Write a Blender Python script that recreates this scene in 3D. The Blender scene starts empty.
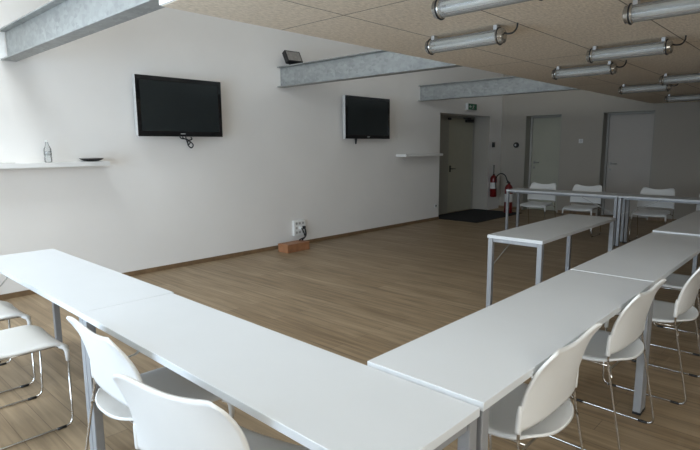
import bpy, bmesh, math, random
from mathutils import Vector, Matrix
random.seed(7)
PI = math.pi
C = bpy.context.scene.collection
S = bpy.context.scene

# ---------------------------------------------------------------- materials
def mat(name, col, rough=0.5, metal=0.0, spec=0.5, coat=0.0, noise=0.0, nscale=30.0, bump=0.0, bscale=200.0):
    m = bpy.data.materials.new(name); m.use_nodes = True
    nt = m.node_tree; b = nt.nodes['Principled BSDF']
    b.inputs['Base Color'].default_value = (*col, 1); b.inputs['Roughness'].default_value = rough
    b.inputs['Metallic'].default_value = metal; b.inputs['Specular IOR Level'].default_value = spec
    b.inputs['Coat Weight'].default_value = coat
    tc = nt.nodes.new('ShaderNodeTexCoord')
    if noise > 0:
        n = nt.nodes.new('ShaderNodeTexNoise'); n.inputs['Scale'].default_value = nscale
        n.inputs['Detail'].default_value = 5
        nt.links.new(tc.outputs['Object'], n.inputs['Vector'])
        r = nt.nodes.new('ShaderNodeValToRGB')
        r.color_ramp.elements[0].position = 0.3; r.color_ramp.elements[1].position = 0.7
        r.color_ramp.elements[0].color = (*[c * (1 - noise) for c in col], 1)
        r.color_ramp.elements[1].color = (*[min(1, c * (1 + noise)) for c in col], 1)
        nt.links.new(n.outputs['Fac'], r.inputs['Fac']); nt.links.new(r.outputs['Color'], b.inputs['Base Color'])
    if bump > 0:
        n2 = nt.nodes.new('ShaderNodeTexNoise'); n2.inputs['Scale'].default_value = bscale
        nt.links.new(tc.outputs['Object'], n2.inputs['Vector'])
        bp = nt.nodes.new('ShaderNodeBump'); bp.inputs['Strength'].default_value = bump; bp.inputs['Distance'].default_value = 0.002
        nt.links.new(n2.outputs['Fac'], bp.inputs['Height']); nt.links.new(bp.outputs['Normal'], b.inputs['Normal'])
    return m

def brick_nodes(nt, sx, sy, offx, offy, swap, width, height, mortar):
    """Brick texture over world x/y; swap = long side along world y."""
    tc = nt.nodes.new('ShaderNodeTexCoord'); sp = nt.nodes.new('ShaderNodeSeparateXYZ'); cb = nt.nodes.new('ShaderNodeCombineXYZ')
    nt.links.new(tc.outputs['Object'], sp.inputs[0])
    ax = nt.nodes.new('ShaderNodeMath'); ax.operation = 'ADD'; ax.inputs[1].default_value = offx
    ay = nt.nodes.new('ShaderNodeMath'); ay.operation = 'ADD'; ay.inputs[1].default_value = offy
    nt.links.new(sp.outputs[0], ax.inputs[0]); nt.links.new(sp.outputs[1], ay.inputs[0])
    nt.links.new(ax.outputs[0], cb.inputs[1 if swap else 0]); nt.links.new(ay.outputs[0], cb.inputs[0 if swap else 1])
    br = nt.nodes.new('ShaderNodeTexBrick'); br.inputs['Scale'].default_value = 1.0
    br.inputs['Brick Width'].default_value = width; br.inputs['Row Height'].default_value = height
    br.inputs['Mortar Size'].default_value = mortar; br.inputs['Mortar Smooth'].default_value = 0.1
    nt.links.new(cb.outputs[0], br.inputs['Vector'])
    return tc, cb, br

def floor_material():
    m = bpy.data.materials.new('oak_planks'); m.use_nodes = True; nt = m.node_tree; b = nt.nodes['Principled BSDF']
    tc, cb, br = brick_nodes(nt, 1, 1, 0, 0, True, 1.3, 0.135, 0.0016)
    br.offset = 0.37; br.inputs['Bias'].default_value = 0.0
    br.inputs['Color1'].default_value = FLOOR1; br.inputs['Color2'].default_value = FLOOR2
    br.inputs['Mortar'].default_value = (0.17, 0.115, 0.068, 1)
    mp = nt.nodes.new('ShaderNodeMapping'); mp.inputs['Scale'].default_value = (1.6, 26, 1)
    nt.links.new(cb.outputs[0], mp.inputs[0])
    n = nt.nodes.new('ShaderNodeTexNoise'); n.inputs['Scale'].default_value = 1.0; n.inputs['Detail'].default_value = 6; n.inputs['Distortion'].default_value = 0.6
    nt.links.new(mp.outputs[0], n.inputs['Vector'])
    rp = nt.nodes.new('ShaderNodeValToRGB'); rp.color_ramp.elements[0].position = .3; rp.color_ramp.elements[1].position = .72
    rp.color_ramp.elements[0].color = (.62, .60, .57, 1); rp.color_ramp.elements[1].color = (1.12, 1.12, 1.12, 1)
    nt.links.new(n.outputs['Fac'], rp.inputs[0])
    mx = nt.nodes.new('ShaderNodeMix'); mx.data_type = 'RGBA'; mx.blend_type = 'MULTIPLY'; mx.inputs[0].default_value = 1.0
    nt.links.new(br.outputs['Color'], mx.inputs[6]); nt.links.new(rp.outputs[0], mx.inputs[7])
    nt.links.new(mx.outputs[2], b.inputs['Base Color'])
    b.inputs['Roughness'].default_value = 0.46; b.inputs['Specular IOR Level'].default_value = 0.4
    bp = nt.nodes.new('ShaderNodeBump'); bp.inputs['Strength'].default_value = 0.12; bp.inputs['Distance'].default_value = 0.002
    nt.links.new(n.outputs['Fac'], bp.inputs['Height']); nt.links.new(bp.outputs[0], b.inputs['Normal'])
    return m

def ceiling_material():
    m = bpy.data.materials.new('wood_wool_board'); m.use_nodes = True; nt = m.node_tree; b = nt.nodes['Principled BSDF']
    tc, cb, br = brick_nodes(nt, 1, 1, 0.07 + 2.4 * 4, -2.22 + 0.63 * 20, False, 2.4, 0.63, 0.004)
    br.offset = 0.0; br.offset_frequency = 2
    br.inputs['Color1'].default_value = CEIL1; br.inputs['Color2'].default_value = CEIL2; br.inputs['Mortar'].default_value = (.16, .115, .08, 1)
    n = nt.nodes.new('ShaderNodeTexNoise'); n.inputs['Scale'].default_value = 55; n.inputs['Detail'].default_value = 6; n.inputs['Roughness'].default_value = .7
    mp = nt.nodes.new('ShaderNodeMapping'); mp.inputs['Scale'].default_value = (.45, 1.3, 1)
    nt.links.new(tc.outputs['Object'], mp.inputs[0]); nt.links.new(mp.outputs[0], n.inputs['Vector'])
    rp = nt.nodes.new('ShaderNodeValToRGB'); rp.color_ramp.elements[0].position = .32; rp.color_ramp.elements[1].position = .68
    rp.color_ramp.elements[0].color = (.72, .70, .67, 1); rp.color_ramp.elements[1].color = (1.15, 1.15, 1.15, 1)
    nt.links.new(n.outputs['Fac'], rp.inputs[0])
    mx = nt.nodes.new('ShaderNodeMix'); mx.data_type = 'RGBA'; mx.blend_type = 'MULTIPLY'; mx.inputs[0].default_value = 1.0
    nt.links.new(br.outputs['Color'], mx.inputs[6]); nt.links.new(rp.outputs[0], mx.inputs[7])
    nt.links.new(mx.outputs[2], b.inputs['Base Color']); b.inputs['Roughness'].default_value = .9
    bp = nt.nodes.new('ShaderNodeBump'); bp.inputs['Strength'].default_value = .35; bp.inputs['Distance'].default_value = .004
    nt.links.new(n.outputs['Fac'], bp.inputs['Height']); nt.links.new(bp.outputs[0], b.inputs['Normal'])
    return m

def steel_material():
    m = bpy.data.materials.new('galvanised_steel'); m.use_nodes = True; nt = m.node_tree; b = nt.nodes['Principled BSDF']
    tc = nt.nodes.new('ShaderNodeTexCoord')
    v = nt.nodes.new('ShaderNodeTexVoronoi'); v.inputs['Scale'].default_value = 38
    mp = nt.nodes.new('ShaderNodeMapping'); mp.inputs['Scale'].default_value = (1, .55, .8)
    nt.links.new(tc.outputs['Object'], mp.inputs[0]); nt.links.new(mp.outputs[0], v.inputs['Vector'])
    n = nt.nodes.new('ShaderNodeTexNoise'); n.inputs['Scale'].default_value = 9; n.inputs['Detail'].default_value = 8
    nt.links.new(mp.outputs[0], n.inputs['Vector'])
    a = nt.nodes.new('ShaderNodeMix'); a.data_type = 'RGBA'; a.inputs[0].default_value = .6
    nt.links.new(v.outputs['Color'], a.inputs[6]); nt.links.new(n.outputs['Fac'], a.inputs[7])
    bw = nt.nodes.new('ShaderNodeRGBToBW'); nt.links.new(a.outputs[2], bw.inputs[0])
    rp = nt.nodes.new('ShaderNodeValToRGB'); rp.color_ramp.elements[0].position = .3; rp.color_ramp.elements[1].position = .7
    rp.color_ramp.elements[0].color = (.255, .265, .26, 1); rp.color_ramp.elements[1].color = (.36, .372, .365, 1)
    nt.links.new(bw.outputs[0], rp.inputs[0]); nt.links.new(rp.outputs[0], b.inputs['Base Color'])
    b.inputs['Metallic'].default_value = .2; b.inputs['Roughness'].default_value = .5
    return m

def clear_material(name, tint, tr):
    """thin clear sheet: mostly see-through with a glossy skin"""
    m = bpy.data.materials.new(name); m.use_nodes = True; nt = m.node_tree
    nt.nodes.remove(nt.nodes['Principled BSDF']); out = nt.nodes['Material Output']
    t = nt.nodes.new('ShaderNodeBsdfTransparent'); t.inputs[0].default_value = (*tint, 1)
    g = nt.nodes.new('ShaderNodeBsdfGlossy'); g.inputs['Roughness'].default_value = .12
    d = nt.nodes.new('ShaderNodeBsdfDiffuse'); d.inputs[0].default_value = (.70, .68, .64, 1)
    f = nt.nodes.new('ShaderNodeFresnel'); f.inputs[0].default_value = 1.45
    mx = nt.nodes.new('ShaderNodeMixShader'); nt.links.new(f.outputs[0], mx.inputs[0])
    nt.links.new(t.outputs[0], mx.inputs[1]); nt.links.new(g.outputs[0], mx.inputs[2])
    m2 = nt.nodes.new('ShaderNodeMixShader'); m2.inputs[0].default_value = 1 - tr
    nt.links.new(mx.outputs[0], m2.inputs[1]); nt.links.new(d.outputs[0], m2.inputs[2])
    nt.links.new(m2.outputs[0], out.inputs['Surface'])
    return m

DAY = (1.22, 1.15, 1.60, .85)                        # fitted area lamp strengths: front window, high window, rooflight, side window
FLOOR1 = (.36, .265, .165, 1); FLOOR2 = (.29, .205, .12, 1)
CEIL1 = (.82, .715, .585, 1); CEIL2 = (.79, .685, .555, 1)
M = dict(
    floor=floor_material(), ceiling=ceiling_material(), steel=steel_material(),
    wall=mat('plaster_wall', (.84, .815, .785), .85, noise=.02, nscale=1.5, bump=.08, bscale=90),
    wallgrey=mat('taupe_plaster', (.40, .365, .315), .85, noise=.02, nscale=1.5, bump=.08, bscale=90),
    patch=mat('white_filler', (.85, .85, .84), .9, noise=.05, nscale=20),
    upper=mat('upper_plaster', (.84, .82, .79), .9, noise=.02, nscale=2),
    skirting=mat('oak_skirting', (.20, .125, .065), .5, noise=.2, nscale=14),
    laminate=mat('white_laminate', (.63, .645, .655), .33, spec=.45, noise=.012, nscale=4),
    edge=mat('white_edge_band', (.78, .775, .76), .45, noise=.01, nscale=9),
    leg=mat('silver_lacquer', (.31, .315, .325), .42, metal=.25, noise=.04, nscale=20),
    brace=mat('brace_wire', (.48, .47, .45), .35, metal=.5, noise=.05, nscale=40),
    seat=mat('white_polypropylene', (.73, .725, .705), .42, spec=.4, bump=.03, bscale=400, noise=.012, nscale=8),
    chrome=mat('chrome_rod', (.62, .61, .59), .16, metal=1.0, noise=.03, nscale=60),
    black=mat('black_plastic', (.012, .012, .013), .45, noise=.15, nscale=40),
    gloss=mat('gloss_black_bezel', (.006, .006, .007), .12, coat=.5, noise=.1, nscale=4),
    screen=mat('dark_screen', (.020, .025, .026), .22, noise=.05, nscale=3),
    silver=mat('silver_trim', (.62, .62, .61), .35, metal=.25, noise=.03, nscale=30),
    shelf=mat('white_shelf_board', (.80, .79, .77), .5, noise=.015, nscale=6),
    greydoor=mat('beige_grey_door_paint', (.43, .42, .335), .5, noise=.03, nscale=3),
    whitedoor=mat('warm_door_paint', (.47, .43, .385), .5, noise=.02, nscale=3),
    frame=mat('door_frame_paint', (.34, .33, .29), .5, noise=.04, nscale=6),
    frame2=mat('door_frame_edge_paint', (.46, .44, .40), .5, noise=.04, nscale=6),
    metal=mat('brushed_handle', (.35, .34, .32), .3, metal=.9, noise=.05, nscale=50),
    mat=mat('black_door_mat', (.010, .010, .011), .95, noise=.4, nscale=120, bump=.6, bscale=300),
    red=mat('extinguisher_red', (.17, .010, .010), .3, noise=.05, nscale=10),
    paper=mat('paper_label', (.72, .70, .66), .7, noise=.08, nscale=60),
    plywood=mat('reddish_plywood', (.32, .145, .068), .55, noise=.22, nscale=9),
    plate=mat('socket_white', (.82, .82, .80), .4, noise=.01, nscale=20),
    green=mat('exit_green', (.02, .14, .07), .4, noise=.05, nscale=40),
    lampcap=mat('lamp_end_chrome', (.50, .48, .44), .22, metal=.85, noise=.15, nscale=70),
    tube=clear_material('clear_lamp_tube', (.88, .88, .85), .70),
    tray=mat('lamp_reflector_white', (.70, .69, .65), .45, noise=.03, nscale=20),
    fluo=mat('fluorescent_glass', (.86, .86, .84), .3, noise=.01, nscale=20),
    bottle=clear_material('clear_bottle', (.96, .975, .98), .82),
    pane=clear_material('window_glass', (.97, .985, .98), 1.0),
    alu=mat('window_aluminium', (.35, .36, .37), .45, metal=.3, noise=.03, nscale=10),
    ground=mat('pale_terrace', (.36, .35, .33), .9, noise=.1, nscale=1.5),
    lens=mat('floodlight_lens', (.28, .26, .24), .2, spec=.6, noise=.15, nscale=30),
)

# ---------------------------------------------------------------- mesh helpers
def box(bm, x0, x1, y0, y1, z0, z1, rz=0, c=None):
    vs = [bm.verts.new(p) for p in ((x0,y0,z0),(x1,y0,z0),(x1,y1,z0),(x0,y1,z0),(x0,y0,z1),(x1,y0,z1),(x1,y1,z1),(x0,y1,z1))]
    for f in ((0,3,2,1),(4,5,6,7),(0,1,5,4),(1,2,6,5),(2,3,7,6),(3,0,4,7)):
        bm.faces.new([vs[i] for i in f])
    return vs

def bevel_box(bm, x0, x1, y0, y1, z0, z1, r=.003, seg=2):
    t = bmesh.new(); box(t, x0, x1, y0, y1, z0, z1)
    bmesh.ops.bevel(t, geom=list(t.edges), offset=r, segments=seg, affect='EDGES', profile=.5)
    me = bpy.data.meshes.new('tmp'); t.to_mesh(me); t.free(); bm.from_mesh(me); bpy.data.meshes.remove(me)

def fillet(pts, r, n=6):
    """round the inner corners of a polyline"""
    pts = [Vector(p) for p in pts]; out = [pts[0]]
    for i in range(1, len(pts) - 1):
        a, b, c = pts[i-1], pts[i], pts[i+1]
        d1, d2 = (a - b), (c - b); rr = min(r, d1.length * .48, d2.length * .48)
        p, q = b + d1.normalized() * rr, b + d2.normalized() * rr
        for k in range(n + 1):
            t = k / n; out.append((1-t)**2 * p + 2*t*(1-t) * b + t*t * q)
    out.append(pts[-1]); return out

def smooth_path(pts, n=8):
    """Catmull-Rom through the points"""
    P = [Vector(p) for p in pts]; P = [P[0]*2 - P[1]] + P + [P[-1]*2 - P[-2]]; out = []
    for i in range(1, len(P) - 2):
        a, b, c, d = P[i-1], P[i], P[i+1], P[i+2]
        for k in range(n):
            t = k / n
            out.append(.5 * ((2*b) + (c-a)*t + (2*a-5*b+4*c-d)*t*t + (3*b-3*c+d-a)*t**3))
    out.append(P[-2]); return out

def tube(bm, pts, r, n=8, closed_ends=True):
    pts = [Vector(p) for p in pts]; rings = []
    t0 = (pts[1] - pts[0]).normalized(); up = Vector((0,0,1)) if abs(t0.z) < .9 else Vector((1,0,0))
    u = t0.cross(up).normalized()
    for i, p in enumerate(pts):
        t = ((pts[min(i+1, len(pts)-1)] - pts[max(i-1, 0)])).normalized()
        u = (u - t * u.dot(t)).normalized(); w = t.cross(u)
        rr = r[i] if isinstance(r, (list, tuple)) else r
        rings.append([bm.verts.new(p + (u*math.cos(2*PI*k/n) + w*math.sin(2*PI*k/n)) * rr) for k in range(n)])
    for a, b in zip(rings, rings[1:]):
        for k in range(n):
            f = bm.faces.new((a[k], a[(k+1)%n], b[(k+1)%n], b[k])); f.smooth = True
    if closed_ends:
        bm.faces.new(rings[0][::-1]); bm.faces.new(rings[-1])

def lathe(bm, prof, n=20, cx=0, cy=0, cz=0):
    """profile of (radius, z) turned about the vertical through (cx, cy)"""
    rings = []
    for r, z in prof:
        rings.append([bm.verts.new((cx + max(r,1e-4)*math.cos(2*PI*k/n), cy + max(r,1e-4)*math.sin(2*PI*k/n), cz + z)) for k in range(n)])
    for a, b in zip(rings, rings[1:]):
        for k in range(n):
            f = bm.faces.new((a[k], a[(k+1)%n], b[(k+1)%n], b[k])); f.smooth = True
    bm.faces.new(rings[0][::-1]); bm.faces.new(rings[-1])

def sheet(bm, P, N, nu, nv, th):
    """closed shell: a grid of points P[i][j] thickened by th along N[i][j]"""
    A = [[bm.verts.new(P[i][j] + N[i][j]*th/2) for j in range(nv)] for i in range(nu)]
    B = [[bm.verts.new(P[i][j] - N[i][j]*th/2) for j in range(nv)] for i in range(nu)]
    for i in range(nu-1):
        for j in range(nv-1):
            f = bm.faces.new((A[i][j], A[i+1][j], A[i+1][j+1], A[i][j+1])); f.smooth = True
            f = bm.faces.new((B[i][j], B[i][j+1], B[i+1][j+1], B[i+1][j])); f.smooth = True
    rim = [(i,0) for i in range(nu)] + [(nu-1,j) for j in range(1,nv)] + [(i,nv-1) for i in range(nu-2,-1,-1)] + [(0,j) for j in range(nv-2,0,-1)]
    for k in range(len(rim)):
        a, b = rim[k], rim[(k+1) % len(rim)]
        f = bm.faces.new((A[a[0]][a[1]], B[a[0]][a[1]], B[b[0]][b[1]], A[b[0]][b[1]])); f.smooth = True

def grid_normals(P, nu, nv):
    N = [[None]*nv for _ in range(nu)]
    for i in range(nu):
        for j in range(nv):
            du = P[min(i+1,nu-1)][j] - P[max(i-1,0)][j]; dv = P[i][min(j+1,nv-1)] - P[i][max(j-1,0)]
            n = du.cross(dv); N[i][j] = n.normalized() if n.length > 1e-9 else Vector((0,0,1))
    return N

def obj(name, bm, m, parent=None, loc=None, bev=0):
    bmesh.ops.recalc_face_normals(bm, faces=list(bm.faces))
    me = bpy.data.meshes.new(name); bm.to_mesh(me); bm.free()
    o = bpy.data.objects.new(name, me); C.objects.link(o)
    for mm in (m if isinstance(m, (list, tuple)) else [m]): me.materials.append(mm)
    if parent: o.parent = parent
    if loc: o.location = loc
    if bev:
        md = o.modifiers.new('Bevel', 'BEVEL'); md.width = bev; md.segments = 2; md.limit_method = 'ANGLE'
    return o

def part_box(name, m, parent, *b, bev=0):
    bm = bmesh.new(); box(bm, *b); return obj(name, bm, m, parent, bev=bev)
def part_tube(name, m, parent, pts, r, n=8):
    bm = bmesh.new(); tube(bm, pts, r, n); return obj(name, bm, m, parent)

def thing(name, label, cat, loc=(0,0,0), rz=0, group=None):
    o = bpy.data.objects.new(name, None); C.objects.link(o); o.empty_display_size = .1
    o.location = loc; o.rotation_euler = (0,0,rz); o['label'] = label; o['category'] = cat
    if group: o['group'] = group
    return o
def tag(o, label, cat, group=None):
    o['label'] = label; o['category'] = cat
    if group: o['group'] = group
    return o
def struct(o, label=None, cat=None):
    o['kind'] = 'structure'
    if label: o['label'] = label
    if cat: o['category'] = cat
    return o
def copy_tree(o, parent=None):
    c = o.copy(); C.objects.link(c)
    if parent: c.parent = parent
    for ch in list(o.children): copy_tree(ch, c)
    return c
def place(proto, first, label, loc, rz):
    o = proto if first else copy_tree(proto)
    o.location = loc; o.rotation_euler = (0,0,rz); o['label'] = label
    return o

# ---------------------------------------------------------------- room shell
YW, XB, XF, YR, ZR = 5.83, 11.3, -1.4, -3.4, 4.6       # left wall, back wall, window wall, right wall, roof
RX0, RX1, RY, RZ = 8.80, 10.75, 6.20, 2.075              # recess in the left wall
bm = bmesh.new(); box(bm, XF-.2, XB+.8, YR-.2, RY+.25, -.12, 0)
struct(obj('floor', bm, M['floor']), 'brown oak plank floor of the room', 'floor')
bm = bmesh.new()
box(bm, XF-.2, RX0, YW, RY+.25, 0, ZR); box(bm, RX0, RX1, YW, RY+.25, RZ, ZR); box(bm, RX1, XB+.8, YW, RY+.25, 0, ZR)
struct(obj('wall_left', bm, M['wall']), 'long off-white plaster wall carrying the screens and shelves', 'wall')
bm = bmesh.new(); box(bm, RX1-.006, RX1, YW+.001, RY+.10, 0, RZ); box(bm, RX0, RX1, RY+.10, RY+.25, 0, RZ)  # thin slab added to darken the recess, its shade put into the colour
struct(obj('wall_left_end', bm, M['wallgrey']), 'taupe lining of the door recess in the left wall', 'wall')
D2 = (4.47, 5.26); D3 = (2.72, 3.65); DZ = 2.085
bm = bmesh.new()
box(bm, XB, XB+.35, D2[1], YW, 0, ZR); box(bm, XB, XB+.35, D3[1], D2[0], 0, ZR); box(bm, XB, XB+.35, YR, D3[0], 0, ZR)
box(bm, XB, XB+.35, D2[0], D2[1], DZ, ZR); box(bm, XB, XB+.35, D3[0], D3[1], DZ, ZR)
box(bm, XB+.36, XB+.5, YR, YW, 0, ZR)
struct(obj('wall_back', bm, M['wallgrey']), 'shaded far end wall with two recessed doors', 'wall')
# unseen window wall behind the camera, guessed and sized to match brightness: (y0, y1, z0, z1) of its openings
WIN = [(1.6, 4.8, .10, 2.2), (-3.0, 2.5, 2.3, 4.4)]
SKY = (-1.3, 1.3, 3.4, 5.6)                              # opening of an added, unseen rooflight, sized for its light
SIDE = (-1.3, 1.3, .80, 4.2)                             # opening of an added, unseen window in the right wall, sized for its light
bm = bmesh.new()
box(bm, XF-.2, XF, YR, 1.6, 0, 2.3); box(bm, XF-.2, XF, YR, RY+.25, 4.4, ZR); box(bm, XF-.2, XF, YR, -3.0, 2.3, 4.4)
box(bm, XF-.2, XF, 1.6, 4.8, 0, .10); box(bm, XF-.2, XF, 1.6, 4.8, 2.2, 2.3); box(bm, XF-.2, XF, 2.5, RY+.25, 2.3, 4.4); box(bm, XF-.2, XF, 4.8, RY+.25, 0, 2.3)
struct(obj('wall_front', bm, M['wall']), 'window wall behind the viewer', 'wall')
bm = bmesh.new(); x0, x1, z0, z1 = SIDE
box(bm, XF-.2, x0, YR-.2, YR, 0, ZR); box(bm, x1, XB+.8, YR-.2, YR, 0, ZR); box(bm, x0, x1, YR-.2, YR, 0, z0); box(bm, x0, x1, YR-.2, YR, z1, ZR)
struct(obj('wall_right', bm, M['wall']), 'right side wall of the room', 'wall')
def daylight(name, loc, rot, sx, sy, col, k):  # area lamp added outside an opening, strength fitted to the surface brightness
    l = bpy.data.lights.new(name, 'AREA'); l.shape = 'RECTANGLE'; l.size = sx; l.size_y = sy; l.energy = k*12*sx*sy; l.color = col
    o = bpy.data.objects.new(name, l); C.objects.link(o); o.location = loc; o.rotation_euler = rot
for k, (y0, y1, z0, z1) in enumerate(WIN):
    w = thing('window_%d' % (k+1), ['tall glazed window beside the left wall, behind the viewer', 'high wide window behind the viewer'][k], 'window', (XF-.15, 0, 0)); w['kind'] = 'structure'
    bm = bmesh.new(); n = 2 if k == 0 else 4
    for i in range(n+1):
        y = y0 + (y1-y0)*i/n; box(bm, -.03, .03, max(y0, y-.025), min(y1, y+.025), z0, z1)
    for z in (z0+.025, z1-.025): box(bm, -.028, .028, y0, y1, z-.025, z+.025)
    obj('window_frame', bm, M['alu'], w); part_box('glass', M['pane'], w, -.003, .003, y0, y1, z0, z1)
    daylight('daylight_window', (XF-.22, (y0+y1)/2, (z0+z1)/2), (PI/2, 0, -PI/2), y1-y0-.02, z1-z0-.02, [(.63,.79,1.0),(.92,.96,1.0)][k], DAY[k])
w = thing('window_3', 'rooflight over the near end of the left table row', 'window', (0, 0, ZR+.08)); w['kind'] = 'structure'
x0, x1, y0, y1 = SKY; bm = bmesh.new()
for i in range(4):
    y = y0 + (y1-y0)*i/3; box(bm, x0, x1, max(y0, y-.025), min(y1, y+.025), -.03, .03)
for x in (x0+.025, x1-.025): box(bm, x-.025, x+.025, y0, y1, -.028, .028)
obj('window_frame', bm, M['alu'], w); part_box('glass', M['pane'], w, x0, x1, y0, y1, -.003, .003)
daylight('daylight_rooflight', (0, (y0+y1)/2, ZR+.16), (0, 0, 0), x1-x0-.02, y1-y0-.02, (.88,.94,1.0), DAY[2])
w = thing('window_4', 'window in the right side wall, beside the viewer', 'window', (0, YR-.12, 0)); w['kind'] = 'structure'
x0, x1, z0, z1 = SIDE; bm = bmesh.new()
for i in range(3):
    x = x0 + (x1-x0)*i/2; box(bm, max(x0, x-.025), min(x1, x+.025), -.03, .03, z0, z1)
for z in (z0+.025, z1-.025): box(bm, x0, x1, -.028, .028, z-.025, z+.025)
obj('window_frame', bm, M['alu'], w); part_box('glass', M['pane'], w, x0, x1, -.003, .003, z0, z1)
daylight('daylight_side_window', (0, YR-.19, (z0+z1)/2), (PI/2, 0, 0), x1-x0-.02, z1-z0-.02, (1.0,.96,.9), DAY[3])
# wood-wool ceiling under the gallery, gallery deck, roof
bm = bmesh.new(); box(bm, 1.50, XB, YR, 2.785, 2.200, 2.240)
struct(obj('ceiling', bm, M['ceiling']), 'low beige wood-wool panel ceiling', 'ceiling')
bm = bmesh.new(); box(bm, 1.44, XB, YR, 2.80, 2.525, 2.62)
struct(obj('ceiling_gallery_deck', bm, M['upper']), 'gallery deck above the panel ceiling', 'ceiling')
bm = bmesh.new(); x0, x1, y0, y1 = SKY
box(bm, XF-.2, x0, YR-.2, RY+.25, ZR, ZR+.15); box(bm, x1, XB+.8, YR-.2, RY+.25, ZR, ZR+.15)
box(bm, x0, x1, YR-.2, y0, ZR, ZR+.15); box(bm, x0, x1, y1, RY+.25, ZR, ZR+.15)
struct(obj('ceiling_upper', bm, M['upper']), 'high white ceiling over the hall', 'ceiling')
bm = bmesh.new(); box(bm, 1.485, 1.4995, YR, 2.785, 2.203, 2.252)
struct(obj('trim_1', bm, M['patch']), 'white edge strip at the near end of the panel ceiling', 'trim')
bm = bmesh.new()
box(bm, XF, RX0, YW-.012, YW, 0, .052)
struct(obj('baseboard_left', bm, M['skirting'], bev=.002), 'low brown wooden skirting along the left wall', 'baseboard')
bm = bmesh.new()
box(bm, XB-.012, XB, D2[1]+.02, YW, 0, .06); box(bm, XB-.012, XB, D3[1]+.02, D2[0]-.02, 0, .06); box(bm, XB-.012, XB, YR, D3[0]-.02, 0, .06)
struct(obj('baseboard_back', bm, M['skirting']), 'brown skirting along the far end wall', 'baseboard')
bm = bmesh.new(); box(bm, -30, XF-.2, -25, 30, -.3, -.05)
struct(obj('ground', bm, M['ground']), 'pale terrace outside the window front', 'ground')

# doors
def back_door(name, y0, y1, m, label):
    d = thing(name, label, 'door', (XB, 0, 0)); d['kind'] = 'structure'
    g = .26                                             # leaf sits deep in the wall
    bm = bmesh.new()
    box(bm, g-.02, g+.05, y1-.05, y1, 0, DZ); box(bm, g-.02, g+.05, y0, y0+.05, 0, DZ); box(bm, g-.02, g+.05, y0+.05, y1-.05, DZ-.045, DZ)
    obj('door_frame', bm, M['frame2'], d, bev=.003)
    bm = bmesh.new()
    box(bm, .001, g-.02, y1-.012, y1, 0, DZ); box(bm, .001, g-.02, y0, y0+.012, 0, DZ); box(bm, .001, g-.02, y0, y1, DZ-.012, DZ)
    obj('door_lining', bm, M['frame'], d)
    leaf = part_box('door_leaf', m, d, g+.002, g+.042, y0+.055, y1-.055, .008, DZ-.05, bev=.002)
    bm = bmesh.new(); hy = y1 - .12
    bevel_box(bm, g-.006, g+.002, hy-.02, hy+.02, 1.03, 1.09, .002)
    bevel_box(bm, g-.006, g+.002, hy-.02, hy+.02, .92, .965, .002)
    tube(bm, fillet([(g, hy, 1.06), (g-.05, hy, 1.06), (g-.05, hy-.13, 1.06)], .015), .009)
    obj('door_handle', bm, M['metal'], leaf)
    return d
back_door('door_2', *D2, M['greydoor'], 'olive-grey door in the far wall nearest the left corner')
back_door('door_3', *D3, M['whitedoor'], 'warm beige door in the far wall, right of the olive-grey one')
d = thing('door_1', 'grey door with closer inside the left wall recess', 'door', (0, RY, 0)); d['kind'] = 'structure'
x0, x1 = RX0+.62, RX1-.06
bm = bmesh.new()
box(bm, RX0, x0+.28, .0, .07, 0, RZ-.002); box(bm, x1, RX1-.007, 0, .07, 0, RZ-.002); box(bm, x0+.28, x1, 0, .07, RZ-.05, RZ-.002)
obj('door_frame', bm, M['frame'], d, bev=.003)
leaf = part_box('door_leaf', M['greydoor'], d, x0+.285, x1-.003, .012, .055, .008, RZ-.055, bev=.002)
bm = bmesh.new(); tube(bm, fillet([(x0+.36,.012,.95),(x0+.36,-.05,.95),(x0+.48,-.05,.95)], .015), .010)
bevel_box(bm, x0+.335, x0+.385, .002, .012, .88, 1.02, .003); obj('door_handle', bm, M['black'], leaf)
bm = bmesh.new(); bevel_box(bm, x1-.34, x1-.06, -.05, .010, RZ-.13, RZ-.065, .006)
tube(bm, [(x1-.2,-.04,RZ-.06),(x1-.33,-.12,RZ-.055),(x1-.45,-.01,RZ-.045)], .008); obj('door_closer', bm, M['black'], leaf)
bm = bmesh.new(); bevel_box(bm, x0+.22, x0+.32, -.03, -.001, RZ-.10, RZ-.05, .006); obj('frame_contact', bm, M['black'], d)

# steel beams
ybm = 2.86
def beam(x, label, y_end=.3):
    bm = bmesh.new(); z0, z1, fw, ft, wt = 2.252, 2.524, .13, .013, .010
    L = YW - .002 - y_end
    box(bm, -fw/2, fw/2, 0, L, z0, z0+ft); box(bm, -fw/2, fw/2, 0, L, z1-ft, z1); box(bm, -wt/2, wt/2, 0, L, z0+ft, z1-ft)
    o = obj('steel_beam', bm, M['steel'], loc=(x, y_end, 0), bev=.003)
    return tag(o, label, 'beam', 'galvanised ceiling beams')
beam(1.565, 'galvanised steel beam across the top left corner of the photo')
beam(4.845, 'galvanised steel beam with the floodlight standing on it')
beam(8.13, 'galvanised steel beam nearest the far doors')
bm = bmesh.new()                                         # filler patch where the first beam enters the wall
ring = [(-.10, 2.275), (.052, 2.27), (.058, 2.30), (.048, 2.34), (.060, 2.39), (.050, 2.44), (.058, 2.505), (-.10, 2.50)]
a = [bm.verts.new((1.497+x, YW-.001, z)) for x, z in ring]; b = [bm.verts.new((1.497+x, YW-.005, z)) for x, z in ring]
bm.faces.new(a); bm.faces.new(b[::-1])
for k in range(len(ring)): bm.faces.new((a[k], b[k], b[(k+1)%len(ring)], a[(k+1)%len(ring)]))
struct(obj('trim_2', bm, M['patch']), 'rough white filler where the nearest beam meets the wall', 'trim')

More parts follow.
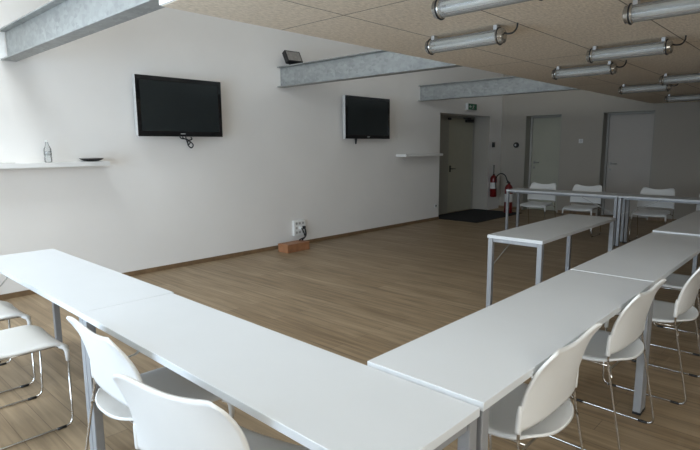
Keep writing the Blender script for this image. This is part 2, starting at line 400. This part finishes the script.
# ---------------------------------------------------------------- tables
def make_table(length, W=.2200, ends=(-1, 1)):
    """seminar table, long side along local x, origin on the floor at its middle, top at z = 0.73"""
    t = thing('seminar_table', '', 'table', group='narrow white seminar tables')
    L, H = length/2, .73
    bm = bmesh.new(); bevel_box(bm, -L, L, -W, W, H-.027, H, .0018)
    obj('tabletop', bm, M['laminate'], t)
    bm = bmesh.new(); z0, z1 = H-.057, H-.0275
    for s in (-1, 1):
        box(bm, -L+.030, L-.030, s*(W-.100)-.010, s*(W-.100)+.010, z0, z1)
        box(bm, s*(L-.022)-.010, s*(L-.022)+.010, -W+.045, W-.045, z0, z1)
    obj('apron', bm, M['leg'], t, bev=.002)
    for sx in (-1, 1):
        for sy in (-1, 1):
            cx, cy = sx*(L-.024), sy*(W-.024)
            bm = bmesh.new(); bevel_box(bm, cx-.020, cx+.020, cy-.020, cy+.020, .012, H-.0275, .004)
            lg = obj('leg', bm, M['leg'], t)
            bm = bmesh.new(); bevel_box(bm, cx-.021, cx+.021, cy-.021, cy+.021, 0, .012, .002); obj('foot_cap', bm, M['black'], lg)
            ix = cx - sx*.022
            if sy > 0 and sx in ends: part_tube('brace', M['brace'], t, fillet([(ix, cy, .47), (ix-sx*.03, cy, .48), (ix-sx*.44, cy, .668), (ix-sx*.48, cy, .7025)], .02), .0045, 6)
    return t
TL = 1.725
ta = make_table(TL, .2220, (1,)); tb = make_table(TL, .2165, (1,))
place(ta, True, 'white seminar table of the left row, end nearest the left wall', (1.0545, 4.135-TL/2, -.002), PI/2)
place(tb, True, 'white seminar table of the left row, corner end nearest the viewer', (1.0420, .682+TL/2, -.002), PI/2 - .006)
tc = make_table(1.776, .2160)
place(tc, True, 'white seminar table of the right row, first from the corner', (1.2640+.888, .892, .009), 0)
place(tc, False, 'white seminar table of the right row, second from the corner', (3.0430+.888, .892, .0105), 0)
place(tc, False, 'white seminar table at the right edge, behind the bright seam', (4.823+.888, .897, .022), 0)
tm = make_table(1.735, .2300, (-1,))
place(tm, True, 'white seminar table standing alone inside the table horseshoe', (3.862+.8675, 1.853, 0), .0)
te = make_table(1.70, .2200, (-1,))
place(te, True, 'far white seminar table in front of the olive-grey door', (8.26, 4.03-.85, 0), PI/2)
tf = make_table(1.70, .2200, (1,))
place(tf, True, 'far white seminar table in front of the beige door and blank wall', (8.26, 2.325-.85, 0), PI/2)

# ---------------------------------------------------------------- chairs
def make_chair():
    c = thing('sled_chair', '', 'chair', group='white sled-base chairs')
    # seat: local +y is the front
    vs = [0, .006, .02, .045, .08, .13, .2, .3, .4, .52, .64, .75, .82, .88, .93, .97, 1.0]
    nu = 21; P = []
    for i in range(nu):
        u = -1 + 2*i/(nu-1); row = []
        yr = -.194 + .064*abs(u)**2.6; yf = .236
        for v in vs:
            y = yr + (yf-yr)*v
            hw = .222 - (.014*(1-v/.08)**2 if v < .08 else 0) - (.020*(1-v/.35)**2 if v < .35 else 0)
            z = .452 + .008*abs(u)**3 - .009*(1-u*u)
            if v < .35: z += .014*((.35-v)/.35)**2
            if y > .15: z -= .034*((y-.15)/.086)**2
            z -= .010 * max(0, abs(u)-.86)/.14
            row.append(Vector((u*hw, y, z)))
        P.append(row)
    ys = vs
    bm = bmesh.new(); sheet(bm, P, grid_normals(P, nu, len(ys)), nu, len(ys), .011)
    for s in (-1, 1):                                   # moulded drop tabs that grip the front rods
        tube(bm, [(s*.214, .195, .436), (s*.218, .218, .424), (s*.222, .226, .405), (s*.224, .228, .352)], [.011, .0125, .0125, .0105], 10)
    obj('seat', bm, M['seat'], c)
    # backrest: wrapped panel with sleeves at its lower ends
    nu, nv = 33, 21; P = []
    for i in range(nu):
        u = -1 + 2*i/(nu-1); col = []
        for j in range(nv):
            v = j/(nv-1)
            hw = .238
            if v > .5: hw = .238 - .042*(1 - math.sqrt(max(0, 1-((v-.5)/.5)**2)))
            top = .772 + .034*abs(u)**1.85 - .012*max(0, (abs(u)-.75)/.25)**2; z = .505 + (top-.505)*v
            yc = -.153 - .057*v
            side = -.129 - .008*v - .0927*max(0, (v-.1)/.9)**2.14         # the upper corners lean back
            y = yc + (side-yc)*abs(u)**3
            col.append(Vector((u*hw, y, z)))
        P.append(col)
    bm = bmesh.new(); sheet(bm, P, grid_normals(P, nu, nv), nu, nv, .010)
    for s in (-1, 1): tube(bm, [(s*.238, -.133, .600), (s*.238, -.132, .575), (s*.238, -.129, .510), (s*.238, -.129, .500)], [.006, .0105, .0115, .0105], 10)
    obj('backrest', bm, M['seat'], c)
    for s in (-1, 1):
        path = fillet([(s*.238, -.134, .54), (s*.238, -.129, .48), (s*.240, -.222, .008), (s*.240, .222, .008), (s*.224, .228, .36)], .045, 8)
        fr = part_tube('sled_frame', M['chrome'], c, path, .0055, 8)
        for y in (-.165, .165):
            bm = bmesh.new(); tube(bm, [(s*.240, y-.022, .0075), (s*.240, y+.022, .0075)], .0075, 8); obj('glide', bm, M['black'], fr)
    bm = bmesh.new()
    tube(bm, fillet([(-.234, -.150, .395), (-.20, -.13, .425), (.20, -.13, .425), (.234, -.150, .395)], .02), .0055)
    tube(bm, [(-.215, .20, .425), (.215, .20, .425)], .0055)
    for s in (-1, 1): tube(bm, [(s*.17, -.13, .425), (s*.17, .20, .425)], .005)
    obj('seat_support', bm, M['chrome'], c)
    return c
ch = make_chair()
place(ch, True, 'white chair at the left row with its back in front of the middle table legs', (.926, 1.975, 0), -PI/2)
place(ch, False, 'white chair cut by the bottom edge, nearest the viewer at the left row', (.862, 1.366, 0), -PI/2 + .24)
place(ch, False, 'white chair at the left edge, only its seat and sled frame in view', (.682, 3.095, 0), -PI/2)
place(ch, False, 'white chair at the left edge, nearest the left wall', (.705, 3.79, 0), -PI/2)
place(ch, False, 'white chair at the right row, nearest the corner and viewer', (1.816, .839, 0), -.018)
place(ch, False, 'white chair at the right row, second from the corner', (2.712, .830, 0), -.040)
place(ch, False, 'white chair at the right row, third from the corner, cut by the right edge', (3.535, .745, 0), 0)
place(ch, False, 'white chair at the right row, fourth from the corner, mostly hidden under the table', (4.42, .80, 0), 0)
place(ch, False, 'white chair in front of the olive-grey far door', (8.80, 3.815, 0), PI/2)
place(ch, False, 'white chair between the two far doors, against the far wall', (8.80, 3.075, 0), PI/2)
place(ch, False, 'white chair in front of the beige far door', (8.80, 2.05, 0), PI/2)
place(ch, False, 'white chair at the right edge of the far table row', (8.80, 1.28, 0), PI/2)

# ---------------------------------------------------------------- screens
def cable_loop(pts, r=.006): return smooth_path(pts, 8)
def make_tv(x0, x1, z0, z1, yf, label):
    t = thing('mounted_television', label, 'television', ((x0+x1)/2, YW, z0), group='wall-mounted flat screens')
    hw, h, d = (x1-x0)/2, z1-z0, YW-yf
    bm = bmesh.new(); bevel_box(bm, -hw, hw, -d+.004, -d+.060, 0, h, .004); obj('casing', bm, M['silver'], t)
    bm = bmesh.new(); b = .048
    for (a0, a1, c0, c1) in ((-hw, hw, h-b, h), (-hw, hw, 0, b+.012), (-hw, -hw+b, b+.012, h-b), (hw-b, hw, b+.012, h-b)):
        box(bm, a0+.001, a1-.001, -d-.004, -d+.004, c0, c1)
    bz = obj('bezel', bm, M['gloss'], t, bev=.002)
    bm = bmesh.new(); box(bm, -.03, .03, -d-.0046, -d-.004, .026, .036); obj('maker_mark', bm, M['silver'], bz)
    part_box('screen', M['screen'], t, -hw+b, hw-b, -d-.001, -d+.003, b+.012, h-b)
    bm = bmesh.new(); box(bm, -.22, .22, -d+.06, -.03, h*.25, h*.75); box(bm, -.3, .3, -.03, -.001, h*.3, h*.7); obj('wall_bracket', bm, M['black'], t)
    return t, d
t, d = make_tv(2.703, 3.779, 1.567, 2.227, 5.69, 'larger-looking black flat screen on the left wall, above the empty floor')
bm = bmesh.new(); y = -d+.05
tube(bm, smooth_path([(.02,y,.02),(.03,y,-.015),(.10,y-.01,-.05),(.155,y,-.095),(.13,y,-.13),(.085,y-.01,-.10),(.09,y,-.05),(.14,y,-.03),(.13,y,-.005)]), .0075)
tube(bm, smooth_path([(-.02,y,.01),(.0,y-.01,-.02),(.07,y-.01,-.03),(.115,y,-.06),(.10,y,-.09),(.075,y,-.055),(.06,y,.01)]), .0065)
obj('cable', bm, M['black'], t)
t, d = make_tv(5.990, 7.070, 1.560, 2.216, 5.69, 'smaller-looking black flat screen farther along, beside the second beam')
bm = bmesh.new(); y = -d+.05
tube(bm, smooth_path([(-.26,y,.02),(-.255,y,-.03),(-.25,y,-.075),(-.24,y,-.03),(-.235,y,.01)]), .012)
obj('cable', bm, M['black'], t)

# ---------------------------------------------------------------- shelves and what stands on them
s = thing('wall_shelf', 'long white wall shelf at the left edge carrying a clear bottle', 'shelf', (2.352, YW, 1.281), group='white wall shelves')
bm = bmesh.new(); bevel_box(bm, -2.3, 0, -.20, -.0005, -.022, .024, .002); obj('board', bm, M['shelf'], s)
s = thing('wall_shelf', 'short white wall shelf under the farther screen', 'shelf', (7.428, YW, 1.275), group='white wall shelves')
bm = bmesh.new(); bevel_box(bm, 0, 1.16, -.22, -.0005, -.022, .022, .002); obj('board', bm, M['shelf'], s)
b = thing('bottle', 'clear plastic bottle standing on the left wall shelf', 'bottle', (1.795, 5.72, 1.3055))
bm = bmesh.new(); lathe(bm, [(.028,0),(.034,.006),(.034,.05),(.030,.06),(.034,.07),(.034,.115),(.031,.135),(.016,.168),(.0125,.18),(.0125,.198)], 20); obj('bottle_body', bm, M['bottle'], b)
bm = bmesh.new(); lathe(bm, [(.015,.196),(.015,.214),(.012,.216)], 16); obj('cap', bm, M['plate'], b)
bm = bmesh.new(); lathe(bm, [(.0344,.07),(.0344,.11)], 20); obj('paper_band', bm, M['bottle'], b)
p = thing('dark_dish', 'shallow dark dish at the right end of the left shelf', 'dish', (2.200, 5.71, 1.3055))
bm = bmesh.new(); lathe(bm, [(.045,0),(.07,.004),(.105,.022),(.118,.034),(.112,.034),(.068,.010),(.02,.007)], 28); obj('dish_bowl', bm, M['black'], p)
bm = bmesh.new(); lathe(bm, [(.118,.033),(.120,.036),(.113,.036)], 28); obj('dish_rim', bm, M['brace'], p)
o = bmesh.new(); bevel_box(o, -.09, .09, -.06, .06, 0, .012, .003)
tag(obj('white_booklet', o, M['paper'], loc=(1.40, 5.70, 1.3055)), 'pale flat booklet lying at the left end of the shelf', 'booklet')

# floodlight on the second beam
f = thing('floodlight', 'small square floodlight standing on the second steel beam', 'floodlight', (4.875, 5.60, 2.5245), rz=.0)
bm = bmesh.new(); bevel_box(bm, -.06, .06, -.05, .05, 0, .008, .002)
tube(bm, fillet([(-.085,.0,.09),(-.09,0,.02),(-.05,0,.012),(.05,0,.012),(.09,0,.02),(.085,0,.09)], .02), .007); obj('bracket', bm, M['black'], f)
R = Matrix.Translation((0,0,.105)) @ Matrix.Rotation(-.08, 4, 'Z') @ Matrix.Rotation(-.50, 4, 'X')
def rbox(name, m, par, *b):
    bm = bmesh.new(); bevel_box(bm, *b, .004); bmesh.ops.transform(bm, matrix=R, verts=list(bm.verts)); return obj(name, bm, m, par)
rbox('housing', M['black'], f, -.125, .125, -.030, .040, -.085, .085)
fr = rbox('lens', M['lens'], f, -.108, .108, -.034, -.028, -.070, .070)
for k in range(4): rbox('cooling_fin', M['black'], f, -.09+.05*k, -.08+.05*k, .04, .058, -.07, .07)

# ---------------------------------------------------------------- tubular ceiling lamps
def make_lamp():
    """clear tubular luminaire, axis along local y, origin on the ceiling at its middle"""
    l = thing('tube_lamp', '', 'ceiling lamp', group='tubular ceiling lamps')
    h, r, zc = .29, .046, -.068
    def cyl(bm, y0, y1, ra, rb=None, n=20):
        tube(bm, [(0, y0, zc), (0, y1, zc)], [ra, rb or ra], n)
    bm = bmesh.new()
    n = 20; rings = [[bm.verts.new((r*math.cos(2*PI*k/n), y, zc + r*math.sin(2*PI*k/n))) for k in range(n)] for y in (-h+.03, h-.03)]
    for k in range(n):
        q = bm.faces.new((rings[0][k], rings[0][(k+1)%n], rings[1][(k+1)%n], rings[1][k])); q.smooth = True
    obj('clear_tube', bm, M['tube'], l)
    bm = bmesh.new()
    A = [(-.032, .008), (-.026, .020), (-.012, .027), (.012, .027), (.026, .020), (.032, .008)]
    ra = [[bm.verts.new((x, y, zc+z)) for x, z in A] for y in (-h+.04, h-.04)]
    rb = [[bm.verts.new((x*.92, y, zc+z-.003)) for x, z in A] for y in (-h+.04, h-.04)]
    for k in range(5):
        bm.faces.new((ra[0][k], ra[0][k+1], ra[1][k+1], ra[1][k])); bm.faces.new((rb[0][k], rb[1][k], rb[1][k+1], rb[0][k+1]))
    for e in (0, 5): bm.faces.new((ra[0][e], ra[1][e], rb[1][e], rb[0][e]))
    obj('reflector', bm, M['tray'], l)
    for s in (-1, 1):
        bm = bmesh.new(); tube(bm, [(s*.013, -h+.045, zc-.012), (s*.013, h-.045, zc-.012)], .0085, 12); obj('fluorescent_tube', bm, M['fluo'], l)
    for s in (-1, 1):
        bm = bmesh.new()
        tube(bm, [(0, s*(h-.045), zc), (0, s*(h-.04), zc), (0, s*(h-.022), zc), (0, s*(h-.020), zc), (0, s*(h-.006), zc), (0, s*h, zc), (0, s*(h+.002), zc)], [.0475, .0505, .0505, .046, .046, .036, .02], 20)
        e = obj('end_cap', bm, M['lampcap'], l)
        bm = bmesh.new(); ring = [(.0515*math.cos(a), s*(h-.031), zc + .0515*math.sin(a)) for a in [PI*2*k/24 for k in range(25)]]
        tube(bm, ring, .0045, 8); obj('clip', bm, M['black'], e)
        bm = bmesh.new(); box(bm, -.022, .022, s*(h-.055)-.012, s*(h-.055)+.012, zc+.040, 0); obj('hanger', bm, M['brace'], l)
    part_tube('cable', M['black'], l, smooth_path([(0, -h, zc+.015), (.004, -h-.025, zc+.008), (.012, -h-.055, zc+.014), (.020, -h-.072, zc+.04), (.022, -h-.074, 0)]), .0055, 8)
    return l
lp = make_lamp(); ZC = 2.1995
for k, (x, y, lab) in enumerate([
    (2.36, 1.315, 'tubular lamp nearest the viewer, cut by the top edge of the photo'),
    (3.20, 1.945, 'tubular lamp nearest the free ceiling edge, just right of the second beam'),
    (3.16, .655, 'tubular lamp cut by the top right corner of the photo'),
    (4.40, 1.275, 'tubular lamp at the middle of the right-hand ceiling, whole and above the two farther ones'),
    (5.27, 1.905, 'tubular lamp right above the olive-grey far door'),
    (7.40, 1.925, 'tubular lamp above the beige far door'),
    (6.62, 1.285, 'tubular lamp cut by the right edge, over the farthest tables'),
    (9.38, 1.850, 'tubular lamp farthest from the viewer, close to the far wall')]):
    place(lp, k == 0, lab, (x, y, ZC), 0)

# ---------------------------------------------------------------- far corner: mat, extinguishers, small wall fittings
bm = bmesh.new(); bevel_box(bm, 8.82, 10.72, 4.98, 6.14, .0005, .012, .003)
tag(obj('door_mat', bm, M['mat']), 'black door mat on the floor before the recessed door', 'door mat')
def extinguisher(loc, h, r, label, wallmount, rz=0):
    e = thing('fire_extinguisher', label, 'fire extinguisher', loc, rz, 'red fire extinguishers')
    bm = bmesh.new(); lathe(bm, [(r*.86,0),(r,.015),(r,h*.78),(r*.92,h*.84),(r*.62,h*.90),(r*.30,h*.93),(r*.28,h*.955)], 24); obj('cylinder', bm, M['red'], e)
    bm = bmesh.new(); lathe(bm, [(r*1.008,h*.36),(r*1.008,h*.62)], 24)
    for v in [v for v in bm.verts if v.co.x > r*.35]: bm.verts.remove(v)
    for fc in [fc for fc in bm.faces if len(fc.verts) > 4]: bm.faces.remove(fc)
    obj('paper_label', bm, M['paper'], e)
    bm = bmesh.new(); bevel_box(bm, -.022, .022, -.022, .022, h*.95, h*.99, .004)
    tube(bm, [(.01,0,h*.985),(-.10,0,h*1.0)], .009); tube(bm, [(.01,0,h*.995),(-.085,.01,h*1.055)], .008); obj('valve', bm, M['black'], e)
    return e
e = extinguisher((10.83, 5.735, .30), .52, .075, 'red fire extinguisher hung on the wall by the recess, with white label', True, .5)
bm = bmesh.new(); tube(bm, smooth_path([(.02,0,.50),(.05,-.0,.56),(.03,.0,.66),(.02,0,.71)]), [.012]*25, 8); obj('horn', bm, M['black'], e)
bm = bmesh.new(); box(bm, .05, .085, -.02, .02, .2, .42); obj('wall_hook', bm, M['black'], e)
e = extinguisher((10.50, 5.20, .013), .66, .085, 'red fire extinguisher standing on the floor with an arched hose', False, .0)
bm = bmesh.new(); tube(bm, smooth_path([(0,.02,.65),(.0,.05,.70),(.0,.10,.80),(.0,.20,.83),(0,.29,.76),(0,.31,.62),(.0,.29,.46)]), .012, 8); obj('hose', bm, M['black'], e)

def wall_box(name, label, cat, m, b, detail=None, group=None):
    bm = bmesh.new(); bevel_box(bm, *b, .003); o = obj(name, bm, m); return tag(o, label, cat, group)
# exit sign above the recess
sg = thing('exit_sign', 'small green exit sign above the recessed door', 'sign', (9.90, YW, 2.165))
bm = bmesh.new(); bevel_box(bm, -.185, .185, -.05, -.001, 0, .135, .004); obj('sign_case', bm, M['plate'], sg)
pl = part_box('sign_face', M['green'], sg, -.150, .178, -.053, -.050, .007, .128)
bm = bmesh.new()                                         # running figure and arrow
lathe(bm, [(.010,0),(.010,.001)], 12); bmesh.ops.transform(bm, matrix=Matrix.Translation((.055,-.0535,.106)) @ Matrix.Rotation(PI/2, 4, 'X'), verts=list(bm.verts))
def stroke(a, b, w):
    a, b = Vector(a), Vector(b); n = Vector((-(b-a).y, (b-a).x)).normalized()*w/2
    q = [bm.verts.new((p.x, -.0538, p.y)) for p in (a+n, b+n, b-n, a-n)]; bm.faces.new(q)
stroke((.05,.092),(.035,.058),.016); stroke((.035,.058),(.06,.042),.010); stroke((.06,.042),(.055,.02),.009); stroke((.035,.058),(.012,.035),.010); stroke((.012,.035),(-.012,.036),.009)
stroke((.048,.088),(.078,.072),.008); stroke((.045,.09),(.018,.082),.008); stroke((.018,.082),(.012,.064),.007)
stroke((-.03,.067),(-.11,.067),.014); stroke((-.115,.067),(-.08,.095),.014); stroke((-.115,.067),(-.08,.039),.014)
obj('pictogram', bm, M['plate'], pl)
wall_box('alarm_switch', 'small dark alarm switch on the wall above the hung extinguisher', 'switch', M['black'], (10.88, 10.96, YW-.035, YW-.0005, 1.40, 1.51))  # unidentified dark device, its purpose unknown
w = thing('wall_alarm', 'round dark alarm sounder left of the olive-grey door', 'alarm', (XB, 5.455, 1.445))
bm = bmesh.new(); lathe(bm, [(.062,0),(.062,.02),(.052,.045),(.02,.05)], 24); bmesh.ops.transform(bm, matrix=Matrix.Rotation(-PI/2, 4, 'Y') , verts=list(bm.verts)); obj('alarm_body', bm, M['black'], w)
bm = bmesh.new(); box(bm, -.053, -.049, -.018, .018, -.022, .022); obj('alarm_label', bm, M['silver'], w)
w = thing('light_switch', 'white light switch on the wall between the two far doors', 'switch', (XB, 4.05, 1.52))
bm = bmesh.new(); bevel_box(bm, -.012, -.0005, -.042, .042, -.042, .042, .003); obj('switch_plate', bm, M['plate'], w)
bm = bmesh.new(); bevel_box(bm, -.018, -.011, -.020, .020, -.028, .028, .002); obj('rocker', bm, M['silver'], w)
w = thing('wall_socket', 'small white wall socket near the recess end of the left wall', 'socket', (8.69, YW, .275))
bm = bmesh.new(); bevel_box(bm, -.042, .042, -.012, -.0005, -.042, .042, .003); obj('socket_plate', bm, M['plate'], w)
bm = bmesh.new(); lathe(bm, [(.020,0),(.020,.002)], 16); bmesh.ops.transform(bm, matrix=Matrix.Translation((0,-.012,0)) @ Matrix.Rotation(PI/2, 4, 'X'), verts=list(bm.verts)); obj('socket_well', bm, M['black'], w)

# multi-socket panel with its cables, wooden block on the floor
w = thing('socket_panel', 'white multi-socket panel on the left wall above the wooden block', 'socket panel', (5.105, YW, .262))
bm = bmesh.new(); bevel_box(bm, -.108, .108, -.045, -.0005, -.112, .112, .004); obj('panel_plate', bm, M['plate'], w)
for r in range(3):
    for k in range(3):
        bm = bmesh.new(); lathe(bm, [(.018,0),(.018,.0015)], 14)
        bmesh.ops.transform(bm, matrix=Matrix.Translation((-.062+.062*k, -.045, .068-.066*r)) @ Matrix.Rotation(PI/2, 4, 'X'), verts=list(bm.verts)); obj('socket', bm, M['brace'], w)
for k, xx in enumerate((.0, .062)):
    bm = bmesh.new(); bevel_box(bm, xx-.018, xx+.018, -.085, -.0465, -.020, .022, .004); obj('plug', bm, M['black' if k else 'plate'], w)
part_tube('cable', M['black'], w, smooth_path([(.062,-.080,-.0),(.066,-.095,-.05),(.075,-.09,-.10),(.02,-.14,-.12),(-.10,-.225,-.128),(-.13,-.235,-.1420)]), .011, 8)
part_tube('cable', M['black'], w, smooth_path([(0,-.080,-.0),(.015,-.105,-.05),(.04,-.10,-.10),(.0,-.15,-.125),(-.15,-.22,-.130),(-.17,-.225,-.1425)]), .009, 8)
k = thing('wooden_block', 'reddish wooden block on the floor against the left wall', 'wooden block', (4.795, 5.565, 0), .02)
bm = bmesh.new()
for (a, b2, c, d2) in ((-.205,.205,-.10,-.08),(-.205,.205,.08,.10),(-.205,-.185,-.08,.08),(.185,.205,-.08,.08)): box(bm, a, b2, c, d2, 0, .098)
obj('side_boards', bm, M['plywood'], k, bev=.002)
part_box('lid', M['plywood'], k, -.207, .207, -.102, .102, .098, .114, bev=.002)

# ---------------------------------------------------------------- light
wd = bpy.data.worlds.new('overcast'); S.world = wd; wd.use_nodes = True
nt = wd.node_tree; bg = nt.nodes['Background']
bg.inputs['Color'].default_value = (.80, .90, 1.0, 1); bg.inputs['Strength'].default_value = .6

# ---------------------------------------------------------------- camera
cd = bpy.data.cameras.new('camera'); cam = bpy.data.objects.new('camera', cd); C.objects.link(cam)
RW = ((.682635, -.111952, .722133), (-.730739, -.097091, .675717), (-.005535, -.988959, -.148086))   # rows: world x, y, z; columns: right, down, forward
cam.matrix_world = Matrix(((RW[0][0], -RW[0][1], -RW[0][2], 0), (RW[1][0], -RW[1][1], -RW[1][2], 0), (RW[2][0], -RW[2][1], -RW[2][2], 1.45), (0,0,0,1)))
cd.sensor_width = 36; cd.lens = 36*528.931/700; cd.clip_start = .02
S.camera = cam
vs = S.view_settings; vs.view_transform = 'Standard'; vs.look = 'None'; vs.gamma = 1; vs.use_curve_mapping = False; vs.exposure = 0.94
